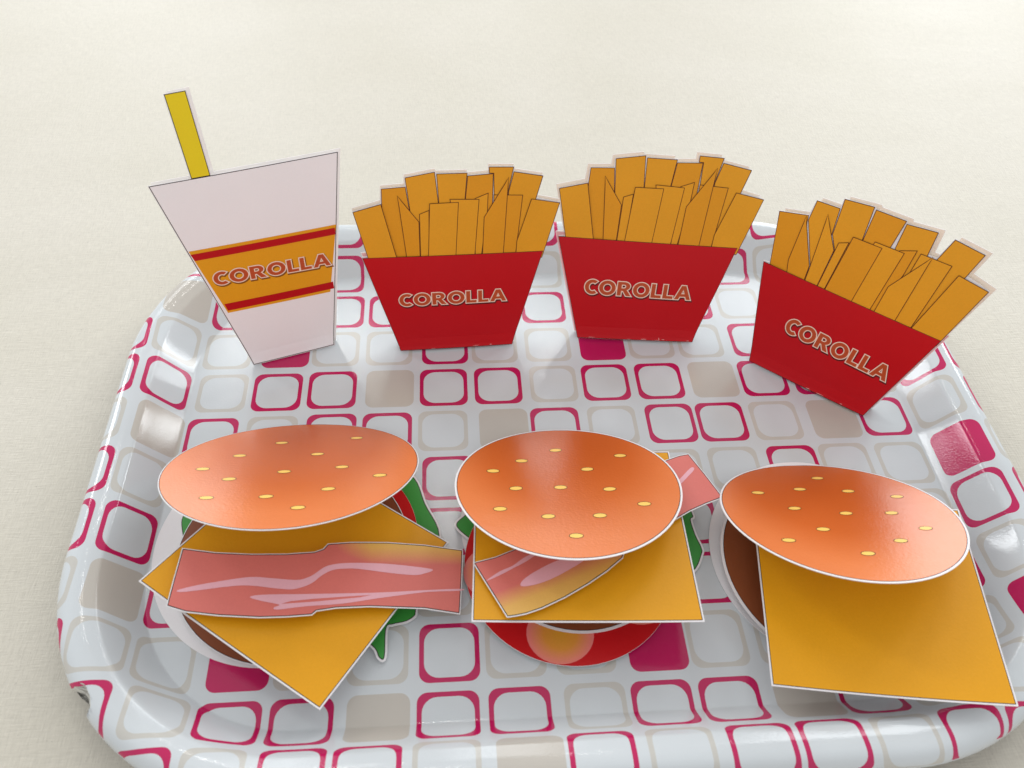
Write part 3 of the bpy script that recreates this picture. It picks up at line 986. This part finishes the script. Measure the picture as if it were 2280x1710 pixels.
def cheese(k, label, tl_z, group, sag=0.0):
    a, b, d = (Vector(q) for q in A['cheese%d' % k])
    t = a + d - b
    t.z = tl_z
    def W(u, v, h):
        p = b.lerp(a, u).lerp(d.lerp(t, u), v)
        n = (d - b).cross(a - b).normalized()
        n = n if n.z > 0 else -n
        return p + n * (h - sag * 4 * u * (1 - u) * (0.3 + 0.7 * (1 - v)))
    if (d - b).cross(a - b).z > 0:
        W0 = W
        W = lambda u, v, h: W0(1 - u, v, h) if False else W0(u, v, h)
    root = thing('paper_cheese_slice', label, 'paper cheese', ((a.x + b.x + d.x + t.x) / 4, (a.y + b.y + d.y + t.y) / 4, 0), group)
    flip = lambda p: [(y, x) for x, y in p]
    # (u, v) run b->a and b->d; mirrored so that the sheet faces up
    WW = lambda u, v, h: W(v, u, h)
    m_ = 0.007
    sq = [(0, 0), (1, 0), (1, 1), (0, 1)]
    sh = sheet('paper', sq, WW, root, step=0.14)
    printed('face', [(m_, m_), (1 - m_, m_), (1 - m_, 1 - m_), (m_, 1 - m_)], WW, root, sh, 0.003, CHEESE, INK, 0.003, step=0.14)

def bacon(k, label, base, fats, hole, gradf, wave, group):
    P = [Vector(q) for q in A[base]]
    a, b, d = (Vector(q) for q in A['cheese%d' % k])
    n = (d - b).cross(a - b).normalized()
    n = n if n.z > 0 else -n
    O = sum(P, Vector()) / len(P)
    e = (P[10] - P[0])
    e = (e - n * e.dot(n)).normalized()
    up = n.cross(e)
    to = lambda L: [((Vector(q) - O).dot(e), (Vector(q) - O).dot(up)) for q in A[L]]
    W = plane_warp(O, e, up, wave)
    root = thing('paper_bacon_strip', label, 'paper bacon', (O.x, O.y, 0), group)
    out = to(base)
    sh = sheet('paper', offset(out, 0.014), W, root, step=0.2)
    printed('face', out, W, root, sh, 0.003, BACON, INK, 0.012, step=0.15, gradf=gradf)
    for f in fats:
        lp = smooth_closed(to(f), 3)
        printed('fat_streak', lp, W, root, sh, 0.006, FAT, holes=[to(hole)] if hole and f == 'fat1b' else (), step=0.15)

G1 = 'folded paper burger buns'
bun(1, 'sesame paper bun, raised lid over bacon strip and diamond-turned cheese', (-3.56, -1.14), 1.97, G1)
bun(2, 'sesame paper bun over diagonal bacon, tomato slice sticking out under its cheese', (1.0, -0.95), 1.77, G1)
bun(3, 'sesame paper bun without bacon, its big cheese reaching over the tray rim', (4.95, -1.72), 1.78, G1)

L1 = [(-5.19, -.57), (-5.14, -.89), (-4.9, -1.5), (-4.5, -2.0), (-3.5, -2.4), (-2.6, -2.55), (-2.1, -2.88), (-1.99, -3.06), (-1.91, -3.06), (-1.9, -2.63), (-1.80, -2.57), (-1.61, -2.53), (-1.49, -2.45), (-1.47, -2.35), (-1.4, -1.8), (-1.11, -1.14), (-1.34, -.52), (-1.51, -.03), (-1.9, .3), (-2.8, .42), (-3.7, .3), (-4.5, .1), (-5.0, -.25)]
L2 = [(-.69, -.77), (-.83, -.91), (-.81, -1.02), (-.65, -1.19), (-.3, -1.5), (.3, -2.1), (1.2, -2.3), (2.2, -2.25), (2.8, -1.95), (3.01, -1.66), (3.04, -1.53), (2.99, -1.3), (2.97, -1.02), (3.02, -.9), (2.8, -.3), (2.0, .1), (1, .2), (0, 0), (-.4, -.5)]
leaf('green paper lettuce under the diamond-turned cheese, leaf points sticking out', L1, 0.055, 'paper lettuce leaves')
leaf('green paper lettuce leaf beside the bun with the tomato slice', L2, 0.055, 'paper lettuce leaves')
tomato('red paper tomato slice peeking out between lettuce and diamond-turned cheese', -3.05, -1.15, 1.6, 0.085, 'paper tomato slices', -90)
tomato('red paper tomato slice with yellow pulp spots under the cheese with diagonal bacon', 0.9, -1.72, 1.63, 0.095, 'paper tomato slices')
disc_piece('paper_patty', 'brown paper patty edge under the diamond-turned cheese with bacon', 'paper patty', -3.36, -1.36, 1.78, 0.115, PATTY, 0.012, 'paper burger patties')
disc_piece('paper_patty', 'brown paper patty barely showing above the tomato slice', 'paper patty', 1.05, -1.32, 1.56, 0.125, PATTY, 0.04, 'paper burger patties')
disc_piece('paper_patty', 'dark brown paper patty showing beside the cheese without bacon', 'paper patty', 4.95, -1.92, 1.68, 0.10, PATTY, 0.045, 'paper burger patties', curl=lambda x, y: 0.10 * max(0, (4.95 - x) / 1.7) ** 2)
cheese(1, 'yellow paper cheese turned like a diamond beneath a bacon strip', 0.34, 'paper cheese slices', 0.03)
cheese(2, 'yellow paper cheese lying square under the diagonal bacon strip', 0.30, 'paper cheese slices', 0.02)
cheese(3, 'large bare yellow paper cheese reaching over the tray rim', 0.34, 'paper cheese slices', 0.05)
bacon(1, 'pink paper bacon strip lying straight across the diamond-turned cheese', 'bacon1', ('fat1a', 'fat1b'), 'fat1h',
      lambda x, y: max(0.0, min(1.0, (y - 0.02) / 0.5)) * max(0.0, min(1.0, (x + 0.2) / 1.0)),
      lambda x, y: 0.03 * math.cos(1.4 * x), 'paper bacon strips')
bacon(2, 'pink paper bacon strip lying diagonally and sticking out behind the bun', 'bacon2', ('fat2a', 'fat2b', 'fat2c'), None,
      lambda x, y: max(0.0, min(1.0, (-y + 0.05) / 0.55)) * max(0.0, min(1.0, (0.7 - x) / 0.8)),
      lambda x, y: 0.012 * math.cos(2.2 * x), 'paper bacon strips')
